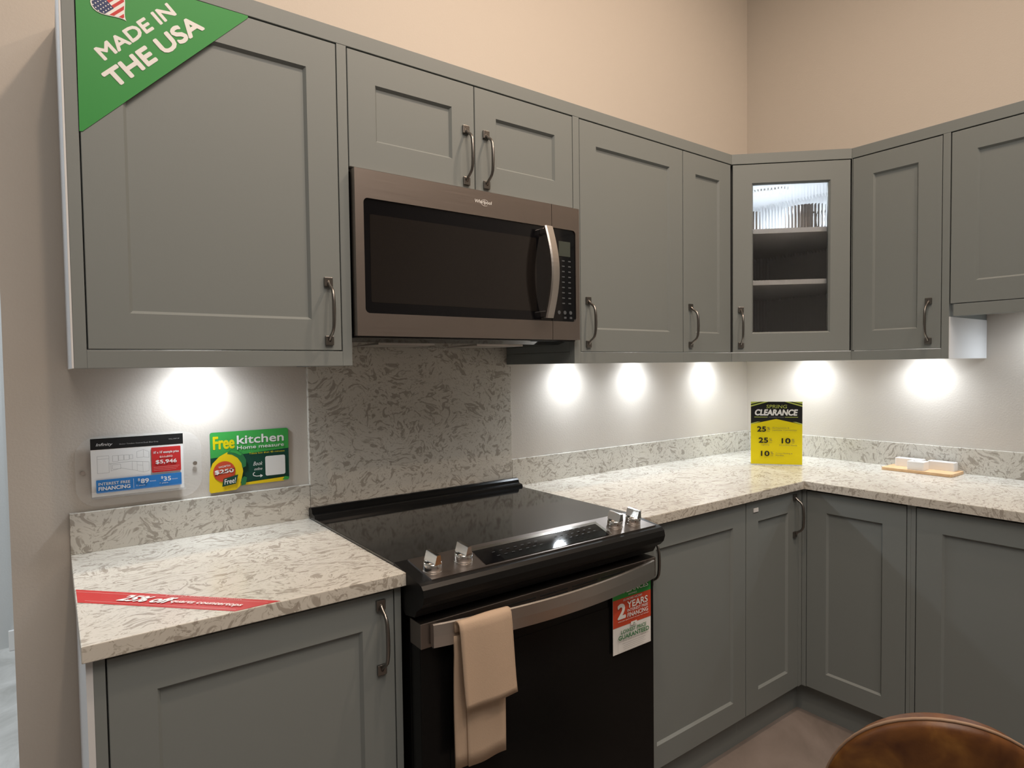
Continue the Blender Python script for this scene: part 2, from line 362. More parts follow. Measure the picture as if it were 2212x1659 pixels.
# the glass corner cabinet
A0 = Vector((-0.7168, -DU, 0)); B0 = Vector((-DU, -0.6933, 0)); dlen = (B0 - A0).length; rc = math.atan2(B0.y - A0.y, B0.x - A0.x)
cc = thing('corner_cabinet', 'diagonal grey corner cabinet with ribbed glass door and lit top shelf', 'cabinet', A0, rc)
inv = (Matrix.Translation(A0) @ Matrix.Rotation(rc, 4, 'Z')).inverted()
def L2(x, y, z=0): return inv @ Vector((x, y, z))
e = 0.012
foot = [(-0.7160, -0.3615), (-0.7160, -0.002), (-0.002, -0.002), (-0.002, -0.6925), (-0.3610, -0.6925)]
inner = [(-0.705, -DU + 0.012), (-0.705, -0.014), (-0.014, -0.014), (-0.014, -0.681), (-DU + 0.012, -0.681)]
def slab5(mb, poly, z0, z1, M):
    p = [L2(x, y) for x, y in poly]; n = len(p); vs = [(q.x, q.y, z0) for q in p] + [(q.x, q.y, z1) for q in p]
    mb.add(vs, [tuple(range(n)), tuple(range(n, 2 * n))] + [(i, (i + 1) % n, n + (i + 1) % n, n + i) for i in range(n)], M)
inner = [(-0.7050, -0.3630), (-0.7050, -0.014), (-0.014, -0.014), (-0.014, -0.6815), (-0.3630, -0.6815)]
mb = MB(); slab5(mb, inner, 2.145, 2.16, M_white); slab5(mb, inner, 1.41, 1.425, M_white)
for fx in (-0.011, dlen - 0.012): mb.box(fx, fx + 0.023, 0.0225, 0.036, 1.41, 2.16, M_gapshade)  # dark strips added as gap shade, also stop the shelf light leaking out
for i in range(4):
    a, b = foot[i], foot[i + 1]; c, d = inner[i], inner[i + 1]
    q = [L2(*a), L2(*b), L2(*d), L2(*c)]
    vs = [(p.x, p.y, 1.41) for p in q] + [(p.x, p.y, 2.16) for p in q]
    mb.add(vs, [(0, 1, 2, 3), (4, 5, 6, 7), (0, 1, 5, 4), (1, 2, 6, 5), (2, 3, 7, 6), (3, 0, 4, 7)], M_white)
q4 = [L2(x, y) for x, y in ((-0.3844, -0.6934), (-0.3844, -0.6951), (-0.3600, -0.6951), (-0.3600, -0.6895), (-0.3700, -0.6860))]
mb.add([(p.x, p.y, z) for z in (ZBOT, 2.16) for p in q4], [tuple(range(5)), tuple(range(5, 10))] + [(i, (i + 1) % 5, 5 + (i + 1) % 5, 5 + i) for i in range(5)], M_paint)
mb.build('carcass', cc)['label'] = 'white inside boards'
sh = [(-0.704, -0.350), (-0.704, -0.016), (-0.016, -0.016), (-0.016, -0.680), (-0.350, -0.680)]
for z in (1.888, 1.681):
    mb = MB(); slab5(mb, sh, z, z + 0.019, M_white); mb.build('shelf', cc)
MB().box(0.0, dlen, 0, 0.022, ZBOT, ZB - 0.001, M_paint, 0.0008).build('bottom_rail', cc)
dr = door(cc, 0.003, dlen - 0.003, ZB, ZT, 0.0351, 1.509, 0.0, True)
# ribbed pane: a thin sheet of glass with vertical reeds on the front
pw, ph = dlen - 0.009 - 2 * 0.0735, ZT - ZB - 2 * G - 2 * 0.0735
mbp = MB(); nr = 25; seg = 8; pts = []
for i in range(nr * seg + 1):
    u = i / (nr * seg); a = (i % seg) / seg; pts.append((0.0745 + u * (pw - 0.002), 0.0135 - 0.0011 * abs(math.sin(PI * i / seg))))
back = [(pts[-1][0], 0.0165), (pts[0][0], 0.0165)]
poly = pts + back; n = len(poly); z0, z1 = 0.0745, 0.0745 + ph - 0.002
vs = [(x, y, z0) for x, y in poly] + [(x, y, z1) for x, y in poly]
mbp.add(vs, [(i, (i + 1) % n, n + (i + 1) % n, n + i) for i in range(n)], M_glass)
mbp.add(vs, [tuple(range(n)), tuple(range(n, 2 * n))], M_glass)
mbp.build('glass_pane', dr)['label'] = 'vertically ribbed clear glass'
# cornice above all the wall cabinets
tag(MB().box(-2.9094, -0.7168, -DU, -0.001, 2.1605, ZTOP, M_paint, 0.001).build('cornice_strip'), 'long grey top trim above the left wall cabinets and microwave', 'trim')
cmb = MB(); cf = [(-0.7163, -DU), (-0.7163, -0.002), (-0.002, -0.002), (-0.002, -0.6928), (-DU, -0.6928)]
cmb.prism(cf, 2.1605, ZTOP, M_paint, 'z')
tag(cmb.build('cornice_strip'), 'short angled grey top trim above the glass corner cabinet', 'trim')
tag(MB().box(-DU, -0.001, -1.83, -0.6933, 2.1605, ZTOP, M_paint, 0.001).build('cornice_strip'), 'grey top trim above the wall cabinets on the right wall', 'trim')

# ------------------------------------------------------------------ base cabinets
def base(label, loc, rz, w, doors, stiles=(), side=None, toe=(0, 0)):
    t = thing('base_cabinet', label, 'cabinet', loc, rz)
    MB().box(0, w, 0.024, DB - 0.002, 0.1152, 0.884, M_paint).build('carcass', t)
    MB().box(toe[0], w + toe[1], DB - DT, DB - DT + 0.018, 0, 0.1152, M_paint).build('toe_kick', t)
    if stiles:
        for a, b in stiles: MB().box(a, b, 0, 0.024, 0.1152, 0.884, M_paint, 0.0008).build('stile', t)
    if side:
        MB().box(side[0], side[1], 0.0005, DB - 0.002, 0.0, 0.884, M_white).build('side_panel', t)['label'] = 'unpainted white side panel'
    for d in doors: door(t, *d)
    return t
ZB0, ZB1 = 0.1165, 0.8775
base('grey base cabinet under the left worktop beside the range', (-2.905, -DB, 0), 0, 0.572, [(0.0184, 0.5552, ZB0, ZB1, 0.5215, 0.7800)],
     stiles=[(0.0, 0.0174, ), (0.5562, 0.572)], side=(-0.010, 0.0))
base('grey base cabinet right of the range with handle partly behind it', (-1.5510, -DB, 0), 0, 0.5500, [(0.0, 0.5496, ZB0, ZB1, 0.045, 0.7800)])
base('narrow grey base cabinet in the inner corner with a tiny white tag', (-1.0008, -DB, 0), 0, 0.3732, [(0.001, 0.350, ZB0, ZB1, 0.318, 0.785)], stiles=[(0.351, 0.3732)], toe=(0, 0.0367))
base('grey base cabinet on the right wall next to the inner corner', (-DB, -0.6276, 0), RB, 0.3726, [(0.0175, 0.3600, ZB0, ZB1, None, None)], stiles=[(0.0002, 0.0165), (0.361, 0.3726)], toe=(-0.0367, 0))
base('grey base cabinet at the right edge behind the leather chair', (-DB, -1.0004, 0), RB, 0.62, [(0.0148, 0.605, ZB0, ZB1, None, None)], stiles=[(0.0, 0.0138), (0.606, 0.62)])
tag(MB().box(-0.957 - 0.0, -0.928, -DB - 0.003, -DB - 0.0002, 0.838, 0.852, I_white, 0.0006).build('price_tag'), 'tiny white sticker on the narrow base cabinet door below the worktop', 'sticker')

# ------------------------------------------------------------------ worktops and splashbacks
T = 0.0291
tag(MB().box(-2.9209, -2.3275, -D, -0.001, H - T, H, M_quartz, 0.0015).build('worktop'), 'speckled quartz worktop left of the range with red diagonal decal', 'worktop')
bm = bmesh.new(); P = [(-1.5560, -D), (-D, -D), (-D, -1.62), (-0.001, -1.62), (-0.001, -0.001), (-1.5560, -0.001)]
f = bm.faces.new([bm.verts.new((x, y, H - T)) for x, y in P]); r = bmesh.ops.extrude_face_region(bm, geom=[f])
for v in r['geom']:
    if isinstance(v, bmesh.types.BMVert): v.co.z = H
bmesh.ops.bevel(bm, geom=[e for e in bm.edges if abs(e.verts[0].co.z - e.verts[1].co.z) < 1e-6 and e.verts[0].co.z > H - 0.01], offset=0.0015, segments=2, affect='EDGES')
tag(MB().bm(bm, M_quartz).build('worktop'), 'L-shaped speckled quartz worktop right of the range running round the corner', 'worktop')
tag(MB().box(-2.9209, -2.3238, -TS, -0.0005, H, H + HS, M_quartz, 0.001).build('splashback'), 'low quartz upstand behind the left worktop', 'splashback')
tag(MB().box(-2.3228, -1.5587, -TS, -0.0005, 0.80, 1.440, M_quartz, 0.001).build('splashback'), 'tall quartz splash panel behind the range below the microwave', 'splashback')
tag(MB().box(-1.5577, -TS, -TS, -0.0005, H, H + HS, M_quartz, 0.001).build('splashback'), 'low quartz upstand on the back wall right of the range', 'splashback')
tag(MB().box(-TS + 0.0, -0.0005, -1.62, -0.0005, H, H + HS, M_quartz, 0.001).build('splashback'), 'low quartz upstand on the right wall behind the bamboo board', 'splashback')

# ------------------------------------------------------------------ under-cabinet puck lights
def puck(x, y, z, label, watts, group='under-cabinet puck lights'):
    t = thing('puck_light', label, 'light', (x, y, z), 0, group)
    MB().lathe([(0.034, 0), (0.034, -0.008), (0.029, -0.010), (0.029, -0.0085)], 0, 0, M_steel2, 24).build('housing', t)
    MB().lathe([(0.0285, -0.0085), (0.0285, -0.0095)], 0, 0, M_led, 24).build('diffuser', t)
    area('puck_light_lamp', (x, y, z - 0.012), (0, 0, 0), watts, 0.05, 0.05, COOL, 'DISK')
    if group:      # added second lamp, no real part: brightens the worktop more than the wall
        dx, dy = (0, -0.08) if abs(y) < abs(x) else (-0.08, 0)
        spot('puck_fill_spot', (x, y, z - 0.012), (x + dx, y + dy, z - 0.5), 8.5, 160, 1.0, 0.025, COOL)
PW = 0.4
puck(-2.6316, -0.075, 1.4095, 'round puck light under the large left wall cabinet', PW)
puck(-1.2770, -0.075, 1.4095, 'round puck light under the cabinet right of the microwave', PW)
puck(-0.8830, -0.075, 1.4095, 'round puck light under the narrow wall cabinet', PW)
puck(-0.3757, -0.075, 1.4095, 'round puck light under the glass corner cabinet near the back wall', PW)
puck(-0.075, -0.3517, 1.4095, 'round puck light under the glass corner cabinet near the right wall', PW)
puck(-0.075, -0.8310, 1.4095, 'round puck light under the door right of the glass cabinet', PW)
puck(-0.075, -1.27, 1.5635, 'round puck light under the raised right-edge wall cabinet', PW)
puck(-0.30, -0.30, 2.1445, 'round puck light inside the glass corner cabinet over the mugs', 3.2, None)

# mugs on the top shelf of the corner cabinet
def mug(x, y, z, ang, label, k=1.0):
    t = thing('glass_mug', label, 'mug', (x, y, z), ang)
    h = 0.088 * k; r = 0.040 * k
    MB().lathe([(r * 0.85, 0), (r * 0.9, 0.002), (r, 0.012), (r, h), (r - 0.003, h), (r - 0.003, 0.014), (0.001, 0.008)], 0, 0, M_mug, 28).build('cup', t)
    pts = [(r - 0.002 + 0.024 * math.sin(a), 0, h * 0.52 + h * 0.30 * math.cos(a)) for a in [PI * k / 10 for k in range(11)]]
    MB().tube(pts, 0.004, M_mug, 10).build('handle', t)
mug(-0.330, -0.480, 1.9075, -0.85, 'taupe glass mug on the lit top shelf behind ribbed glass, right-hand one', 1.35)
mug(-0.545, -0.345, 1.9075, 2.2, 'taupe glass mug on the lit top shelf behind ribbed glass, at left edge', 1.0)

# ------------------------------------------------------------------ microwave
mw = thing('microwave', 'stainless over-the-range microwave with black glass window hanging above the range', 'microwave', (-2.328, -0.408, 1.446))
W = 0.7525; MH = 0.414
def rframe(mb, x0, x1, z0, z1, ix0, ix1, iz0, iz1, y0, y1, M, r=0.012):
    # plate with a rounded rectangular opening
    o = [(x0, z0), (x1, z0), (x1, z1), (x0, z1)]; inn = rrect(ix0, iz0, ix1, iz1, r, 5); n = len(inn)
    outer = []
    q = n // 4
    for i, (a, b) in enumerate(inn):
        c = i // q; outer.append({0: (x1, z0), 1: (x1, z1), 2: (x0, z1), 3: (x0, z0)}[c])
    vs = [(a, y0, b) for a, b in outer] + [(a, y0, b) for a, b in inn] + [(a, y1, b) for a, b in inn] + [(a, y1, b) for a, b in outer]
    fs = []
    for i in range(n):
        j = (i + 1) % n
        fs.append((i, j, n + j, n + i) if outer[i] != outer[j] else (i, n + j, n + i)); fs.append((n + i, n + j, 2 * n + j, 2 * n + i))
        if outer[i] != outer[j]: fs.append((i, j, 3 * n + j, 3 * n + i))
    mb.add(vs, fs, M)
MB().box(0.003, W - 0.003, 0.026, 0.390, 0.004, MH - 0.002, M_blackm, 0.003).build('body', mw)
b = MB().box(0.004, W - 0.004, 0.018, 0.385, -0.004, 0.003, M_bglass, 0.001)
b.prism([(0.060, -0.003), (0.10, -0.012), (0.36, -0.016), (0.385, -0.016), (0.385, -0.003)], 0.006, W - 0.006, M_bglass, 'x')
b.box(0.12, 0.30, 0.14, 0.32, -0.0165, -0.0100, M_steel2, 0.001); b.box(0.45, 0.63, 0.14, 0.32, -0.0165, -0.0100, M_steel2, 0.001)
b.build('underside', mw)
SX = 0.6385
d = MB(); rframe(d, 0, SX - 0.0008, 0, MH, 0.0225, SX + 0.03, 0.0575, 0.3435, 0.0, 0.024, M_steel, 0.014)
# door: steel surround open towards the control panel side
d = MB()
win = rrect(0.0225, 0.057, 0.90, 0.3435, 0.012, 5)
wl = [p for p in win if p[0] < SX - 0.001]
left = [(SX - 0.0008, 0.3435)] + wl[0:0]
arc_t = [p for p in win if p[0] < 0.4 and p[1] > 0.2]; arc_b = [p for p in win if p[0] < 0.4 and p[1] < 0.2]
poly = [(0, 0), (SX - 0.0008, 0), (SX - 0.0008, 0.057)] + arc_b[::-1] + arc_t[::-1] + [(SX - 0.0008, 0.3435), (SX - 0.0008, MH), (0, MH)]
d.prism(poly, 0.0, 0.024, M_steel, 'y'); door_m = d.build('door', mw)
d = MB(); arc_t = [(2 * 0.0 + 0.7365 - (p[0] - 0.0225), p[1]) for p in arc_t]; arc_b = [(0.7365 - (p[0] - 0.0225), p[1]) for p in arc_b]
poly = [(W, 0), (SX + 0.0008, 0), (SX + 0.0008, 0.057)] + arc_b[::-1] + arc_t[::-1] + [(SX + 0.0008, 0.3435), (SX + 0.0008, MH), (W, MH)]
d.prism(poly, 0.0, 0.024, M_steel, 'y')
d.box(SX + 0.001, 0.7365, 0.0035, 0.024, 0.0565, 0.344, M_bglass)
g = MB().box(0.021, SX - 0.001, 0.0035, 0.023, 0.0565, 0.344, M_bglass)
g.build('window', door_m)
MB().prism(rrect(0.040, 0.085, SX - 0.06, 0.305, 0.004, 3), 0.0030, 0.0036, M_mwglass, 'y').build('viewing_screen', door_m)['label'] = 'slightly lighter tinted screen area'
k = d
for r_ in range(9):
    z = 0.244 - r_ * 0.0165
    for c_ in range(2): k.box(0.681 + c_ * 0.026, 0.692 + c_ * 0.026, 0.0028, 0.0036, z, z + 0.0035, M_key)
for c_ in range(3):
    k.prism(circ(0.668 + c_ * 0.024, 0.085, 0.006, n=12), 0.0028, 0.0036, M_key, 'y'); 
    if c_: k.box(0.664 + c_ * 0.024, 0.674 + c_ * 0.024, 0.0028, 0.0036, 0.066, 0.072, M_key)
ctrl = d.build('control_panel', mw)
MB().box(0.668, 0.716, 0.0026, 0.0036, 0.260, 0.306, M_lcd).build('display', ctrl)
# bowed door handle
pts = []
N = 22; hz0, hz1 = 0.063, 0.338
vs = []
for i in range(N + 1):
    s = i / N; z = hz0 + (hz1 - hz0) * s; bow = 0.030 + 0.030 * math.sin(PI * s)
    wd = 0.0155
    sh = 0.0
    for (dx, dy) in ((-wd, 0.0), (-wd, -0.006), (-wd + 0.004, -0.010), (wd - 0.004, -0.010), (wd, -0.006), (wd, 0.0)):
        vs.append((0.602 + dx + sh, -bow + dy + 0.008, z))
fs = [];
for i in range(N):
    for kk in range(6): fs.append((i * 6 + kk, i * 6 + (kk + 1) % 6, (i + 1) * 6 + (kk + 1) % 6, (i + 1) * 6 + kk))
fs += [tuple(range(6)), tuple(range(N * 6, N * 6 + 6))]
hb = MB().add(vs, fs, M_steel2)
hb.box(0.592, 0.612, -0.026, 0.004, hz0 + 0.004, hz0 + 0.022, M_steel2, 0.002); hb.box(0.592, 0.612, -0.026, 0.004, hz1 - 0.022, hz1 - 0.004, M_steel2, 0.002)
hb.build('handle', door_m)
lg = Sign(0.0); lg.w = 0.0; lg.text('Whirlpool', 0.354, 0.3760, 0.058, 0.0125, I_white, 0.01, 0.12)
lg.w += 0.0001; ring_ = circ(0.389, 0.3815, 0.013, 0.0085, 24, 0.6, 5.6)
lg.line(ring_, 0.0009, I_white); lg.stand(); lg.build = lg.mb.build('logo', door_m)

# ------------------------------------------------------------------ slide-in range
RX0, RX1 = -2.3245, -1.5580
rg = thing('range_cooker', 'black slide-in electric range with smooth glass top and chrome knobs', 'range', (RX0, 0, 0)); RW = RX1 - RX0
MB().box(0.006, RW - 0.006, -0.640, -0.025, 0.06, 0.905, M_black, 0.002).build('body', rg)
for x in (0.03, RW - 0.07):
    MB().box(x, x + 0.04, -0.60, -0.56, 0.0, 0.062, M_blackm).build('foot', rg); MB().box(x, x + 0.04, -0.12, -0.08, 0.0, 0.062, M_blackm).build('foot', rg)
MB().box(-0.004, RW + 0.004, -0.590, -0.022, 0.9145, 0.9215, M_cook, 0.0015).build('cooktop', rg)
bk = MB().prism([(-0.020, 0.921), (-0.020, 0.946), (-0.028, 0.9495), (-0.040, 0.9495), (-0.047, 0.944), (-0.050, 0.934), (-0.068, 0.930), (-0.072, 0.921)], -0.006, RW + 0.006, M_black, 'x')
for i in range(5): bk.box(0.05 + i * 0.14, 0.16 + i * 0.14, -0.0365, -0.0300, 0.9490, 0.9500, M_blackm)
bk.build('back_trim', rg)
prof = [(-0.586, 0.9220), (-0.590, 0.9215), (-0.703, 0.9055), (-0.714, 0.9025), (-0.722, 0.895), (-0.725, 0.880), (-0.720, 0.864), (-0.708, 0.852), (-0.692, 0.842), (-0.682, 0.826), (-0.640, 0.818), (-0.586, 0.86)]
MB().prism(prof, -0.004, RW + 0.005, mat('satin_black_enamel', (0.006, 0.006, 0.006), 0.4, spec=0.3), 'x').build('control_nose', rg)
# tilted control plate
tilt = math.atan2(0.016, 0.113)
TM = Matrix.Translation((0, -0.590, 0.9218)) @ Matrix.Rotation(tilt, 4, 'X')       # local y runs from 0 (back) to -0.12 (front), z out
def tb(mb): return mb.xf(TM)
plate = tb(MB().prism([(0.029, -0.001), (RW - 0.024, -0.001), (RW - 0.009, -0.1145), (0.028, -0.1145)], -0.002, 0.0022, M_steel, 'z')).build('control_plate', rg)
dp = tb(MB().prism([(0.1860, -0.034), (0.5960, -0.034), (0.5740, -0.1080), (0.1740, -0.1080)], 0.0015, 0.0034, M_bglass, 'z'))
tb(MB().prism([(0.176, -0.020), (0.612, -0.020), (0.607, -0.0335), (0.180, -0.0335)], 0.002, 0.0042, M_chrome, 'z').prism([(0.597, -0.034), (0.607, -0.034), (0.588, -0.1080), (0.5755, -0.1080)], 0.002, 0.0042, M_chrome, 'z')).build('display_bezel', rg)
sg = Sign(0.0); sg.w = 0.0034
for i in range(7):
    for j in range(2): sg.rect(0.225 + i * 0.022, -0.060 - j * 0.022, 0.234 + i * 0.022, -0.0575 - j * 0.022, M_key2)
for i in range(6):
    for j in range(3): sg.rect(0.435 + i * 0.021, -0.048 - j * 0.018, 0.443 + i * 0.021, -0.0455 - j * 0.018, M_key2)
tb(sg.mb); dp.add(sg.mb.v, sg.mb.f, M_key2); dp.build('display_panel', rg)
def knob(x, y, ang):
    mb = MB().lathe([(0.0222, 0), (0.0222, 0.0015), (0.0212, 0.002), (0.0218, 0.003), (0.0208, 0.018), (0.0195, 0.020)], 0, 0, M_chrome, 32)
    mb.prism([(-0.0095, 0.019), (0.0095, 0.019), (0.0050, 0.040), (0.0040, 0.041), (-0.0040, 0.041), (-0.0050, 0.040)], -0.0200, 0.0200, M_chrome, 'y')
    # fluted skirt
    for k in range(20):
        a = 2 * PI * k / 20; mb.box(0, 0, 0, 0, 0, 0, M_chrome) if False else None
    Mx = TM @ Matrix.Translation((x, y, 0.0022)) @ Matrix.Rotation(ang, 4, 'Z'); mb.xf(Mx); mb.build('knob', rg)
knob(0.0520, -0.074, 0.12); knob(0.1395, -0.064, 0.12); knob(0.6380, -0.068, 0.12); knob(0.7075, -0.072, 0.12)
# oven door
od = MB().box(0.004, RW - 0.004, -0.690, -0.646, 0.175, 0.812, M_black, 0.003); od = od.build('oven_door', rg)
MB().prism(rrect(0.075, 0.27, RW - 0.075, 0.71, 0.02), -0.6915, -0.6895, M_black, 'y').build('oven_window', od)
tr = MB().box(0.002, RW - 0.002, -0.697, -0.648, 0.758, 0.8135, M_steel, 0.0015)
for i in range(5):
    tr.box(0.125 + i * 0.105, 0.215 + i * 0.105, -0.6976, -0.6965, 0.797, 0.8005, M_blackm); tr.box(0.125 + i * 0.105, 0.215 + i * 0.105, -0.6976, -0.6965, 0.789, 0.7925, M_blackm)
tr.build('vent_trim', od)
MB().box(0.004, RW - 0.004, -0.690, -0.646, 0.065, 0.170, M_black, 0.003).build('storage_drawer', rg)
# bowed flat handle bar
N = 28; vs = []; x0h, x1h = 0.024, RW - 0.028
def hy(x): s = (x - x0h) / (x1h - x0h); return -0.712 - 0.040 * math.sin(PI * s) ** 0.9 if 0 < s < 1 else -0.712
for i in range(N + 1):
    x = x0h + (x1h - x0h) * i / N; y = hy(x)
    for dy, z in ((0.010, 0.763), (0.010, 0.811), (0.002, 0.8135), (-0.002, 0.8115), (-0.003, 0.787), (-0.002, 0.7625), (0.002, 0.7605)): vs.append((x, y + dy, z))
fs = []
for i in range(N):
    for k_ in range(7): fs.append((i * 7 + k_, i * 7 + (k_ + 1) % 7, (i + 1) * 7 + (k_ + 1) % 7, (i + 1) * 7 + k_))
fs += [tuple(range(7)), tuple(range(N * 7, N * 7 + 7))]
hm = MB().add(vs, fs, M_steel2); hm.box(x0h + 0.002, x0h + 0.02, -0.712, -0.694, 0.768, 0.806, M_steel2, 0.001); hm.box(x1h - 0.02, x1h - 0.002, -0.712, -0.694, 0.768, 0.806, M_steel2, 0.001)
hm.build('oven_handle', od)

# ------------------------------------------------------------------ linen towel over the oven handle
def towel():
    t = thing('dish_towel', 'folded beige linen towel hanging over the oven handle', 'towel', (-2.185, -0.745, 0.62))
    ox, oy, oz = -2.185, -0.745, 0.62
    def sheet(path, xl, xr, name, th=0.0035, ph=0.0):
        # path: list of (y,z); xl/xr functions of s in 0..1
        N = len(path); M_ = 14; vs = []
        for side in (0, 1):
            for i, (y, z) in enumerate(path):
                s = i / (N - 1)
                if i < N - 1: ty, tz = path[i + 1][0] - y, path[i + 1][1] - z
                L = math.hypot(ty, tz) or 1; ny, nz = -tz / L, ty / L
                for j in range(M_ + 1):
                    u = j / M_; x = xl(s) + (xr(s) - xl(s)) * u
                    wv = 0.0022 * math.sin(u * 7 + ph) * min(1, s * 2) if name != 'x' else 0
                    o_ = th * side + wv; vs.append((x - ox, y + ny * o_ - oy, z + nz * o_ - oz))
        fs = []; n1 = N * (M_ + 1)
        for i in range(N - 1):
            for j in range(M_):
                a = i * (M_ + 1) + j; fs.append((a, a + 1, a + M_ + 2, a + M_ + 1)); fs.append((n1 + a, n1 + a + 1, n1 + a + M_ + 2, n1 + a + M_ + 1))
        for i in range(N - 1):
            for j in (0, M_): a = i * (M_ + 1) + j; fs.append((a, a + M_ + 1, n1 + a + M_ + 1, n1 + a))
        for j in range(M_):
            for i in (0, N - 1): a = i * (M_ + 1) + j; fs.append((a, a + 1, n1 + a + 1, n1 + a))
        return MB().add(vs, fs, M_linen, True).build(name, t)
    hyv = -0.740
    arc = [(hyv + 0.011 + 0.004, 0.790), (hyv + 0.0145, 0.806), (hyv + 0.011, 0.8155), (hyv + 0.003, 0.8180), (hyv - 0.005, 0.8165), (hyv - 0.0105, 0.809), (hyv - 0.0115, 0.795)]
    front = arc + [(hyv - 0.0120, 0.77), (hyv - 0.0125, 0.74), (hyv - 0.013, 0.71), (hyv - 0.0135, 0.68), (hyv - 0.0140, 0.655), (hyv - 0.0145, 0.635), (hyv - 0.0150, 0.6215)]
    sheet(front, lambda s: -2.2560 + 0.0135 * max(0, s - .4) / .6, lambda s: -2.1180 + 0.0130 * max(0, s - .4) / .6, 'front_fold', 0.0050, 0.3)
    back = [(hyv + 0.0180, 0.780), (hyv + 0.0180, 0.765), (hyv + 0.017, 0.74), (hyv + 0.019, 0.70), (hyv + 0.020, 0.65), (hyv + 0.020, 0.60), (hyv + 0.019, 0.55), (hyv + 0.018, 0.515), (hyv + 0.017, 0.484)]
    sheet(back, lambda s: -2.2560, lambda s: -2.1180 - 0.004 * s, 'back_fold', -0.0055, 1.4)
    sheet([(y - 0.008, z) for y, z in back[1:]], lambda s: -2.2280, lambda s: -2.1210 - 0.006 * s, 'inner_fold', -0.004, 2.2)
    # stitched hem
    return t
towel()

# ------------------------------------------------------------------ signs
# green corner decal on the large door
s = Sign(0.0); s.w = 0.0
tri = [(0.0, 0.0), (0.0, 0.0), (0.0, 0.0)]
Lh = 0.326 * math.sqrt(2)
def TR(pts): return pts
s.mb.prism([(0.006, 0.0), (Lh - 0.006, 0.0), (Lh - 0.002, 0.003), (Lh / 2 + 0.002, Lh / 2 - 0.003), (Lh / 2 - 0.002, Lh / 2 - 0.003), (0.002, 0.003)], 0, 0.0008, I_green, 'z'); s.w = 0.0008
s.text('MADE IN', 0.1390, 0.0745, 0.1880, 0.0268, I_white, 0.045); s.text('THE USA', 0.1140, 0.0262, 0.2420, 0.0350, I_white, 0.05)
def heart(cx, cy, k, rot):
    p = []
    for i in range(40):
        a = 2 * PI * i / 40; x = 16 * math.sin(a) ** 3; y = 13 * math.cos(a) - 5 * math.cos(2 * a) - 2 * math.cos(3 * a) - math.cos(4 * a)
        x, y = x * k, y * k; p.append((cx + x * math.cos(rot) - y * math.sin(rot), cy + x * math.sin(rot) + y * math.cos(rot)))
    return p
def inpoly(x, y, P):
    c = False; j = len(P) - 1
    for i in range(len(P)):
        if (P[i][1] > y) != (P[j][1] > y) and x < (P[j][0] - P[i][0]) * (y - P[i][1]) / (P[j][1] - P[i][1]) + P[i][0]: c = not c
        j = i
    return c
def clip(P, x0, x1, y0, y1):      # Sutherland-Hodgman against an axis box
    def cl(P, f, g):
        out = []
        for i in range(len(P)):
            a, b = P[i - 1], P[i]; fa, fb = f(a), f(b)
            if (fa >= 0) != (fb >= 0): t = fa / (fa - fb); out.append((a[0] + (b[0] - a[0]) * t, a[1] + (b[1] - a[1]) * t))
            if fb >= 0: out.append(b)
        return out
    for f in (lambda p: p[0] - x0, lambda p: x1 - p[0], lambda p: p[1] - y0, lambda p: y1 - p[1]):
        P = cl(P, f, None)
        if len(P) < 3: return []
    return P
HC = (0.2305, 0.1460)
s.poly(heart(*HC, 0.00215, 0), I_white); hp = heart(*HC, 0.00200, 0)
s.poly(hp, I_white)
for i in range(7):
    y0 = 0.106 + i * 0.0108; q = clip(hp, 0.18, 0.28, y0, y0 + 0.0054)
    if q: s.poly(q, I_red, 0.02)
q = clip(hp, 0.18, 0.2285, 0.138, 0.19)
if q: s.poly(q, I_navy)
for i in range(5):
    for j in range(5):
        c_ = (0.201 + i * 0.006, 0.1415 + j * 0.0062)
        if inpoly(*c_, hp) and c_[0] < 0.2275: s.poly(circ(*c_, 0.0013, n=6), I_white, 0.05)
# sheet coordinates (u along the 45 degree edge) into the door plane
vv = []
for u, v, w in s.mb.v:
    c = math.sqrt(0.5); vv.append(((u - v) * c, -w, (u + v) * c))
s.mb.v = vv
o = s.mb.build('corner_decal'); o.location = (-2.8860, -DU - 0.0006, 1.8325)
tag(o, 'green triangular MADE IN THE USA decal across the corner of the large wall cabinet door', 'sticker')

# red diagonal decal on the left worktop
s = Sign(0.0); s.mb.prism([(0, 0), (0.451, 0), (0.3445 + 0.002, -0.0), (0.451, 0)], 0, 0, I_rred, 'z') if False else None
a = Vector((-2.9185, -0.3152)); b_ = Vector((-2.5990, -0.6425)); c_ = Vector((-2.6820, -0.6425)); d_ = Vector((-2.9185, -0.4040))
ex = (b_ - a).normalized(); ey = Vector((-ex.y, ex.x))
def U(p): q = Vector(p) - d_; return (q.dot(ex), q.dot(ey))
s.mb.prism([U(a), U(b_), U(c_), U(d_)][::-1], 0, 0.0004, I_rred, 'z'); s.w = 0.0004
wdt = U(a)[1]
s.line([(U(a)[0] + 0.012, wdt - 0.011), (U(b_)[0] - 0.02, wdt - 0.011)], 0.0009, I_pink); s.line([(0.008, 0.009), (U(c_)[0] - 0.003, 0.009)], 0.0009, I_pink)
s.text('Hurry! Offer ends soon', 0.150, wdt - 0.0095, 0.165, 0.0062, I_pink, 0.01)
s.text('up to', 0.078, 0.043, 0.013, 0.005, I_white, 0.01, 0.3)
s.text('25% off', 0.070, 0.0155, 0.108, 0.030, I_white, 0.04, 0.3)
s.text('quartz countertops', 0.183, 0.0175, 0.150, 0.0150, I_white, 0.022, 0.2)
s.mb.v = [(d_.x + u * ex.x + v * ey.x, d_.y + u * ex.y + v * ey.y, w) for u, v, w in s.mb.v]
o = s.mb.build('counter_decal'); o.location = (0, 0, H + 0.0002)
tag(o, 'red diagonal 25% off quartz countertops decal on the left worktop', 'sticker')

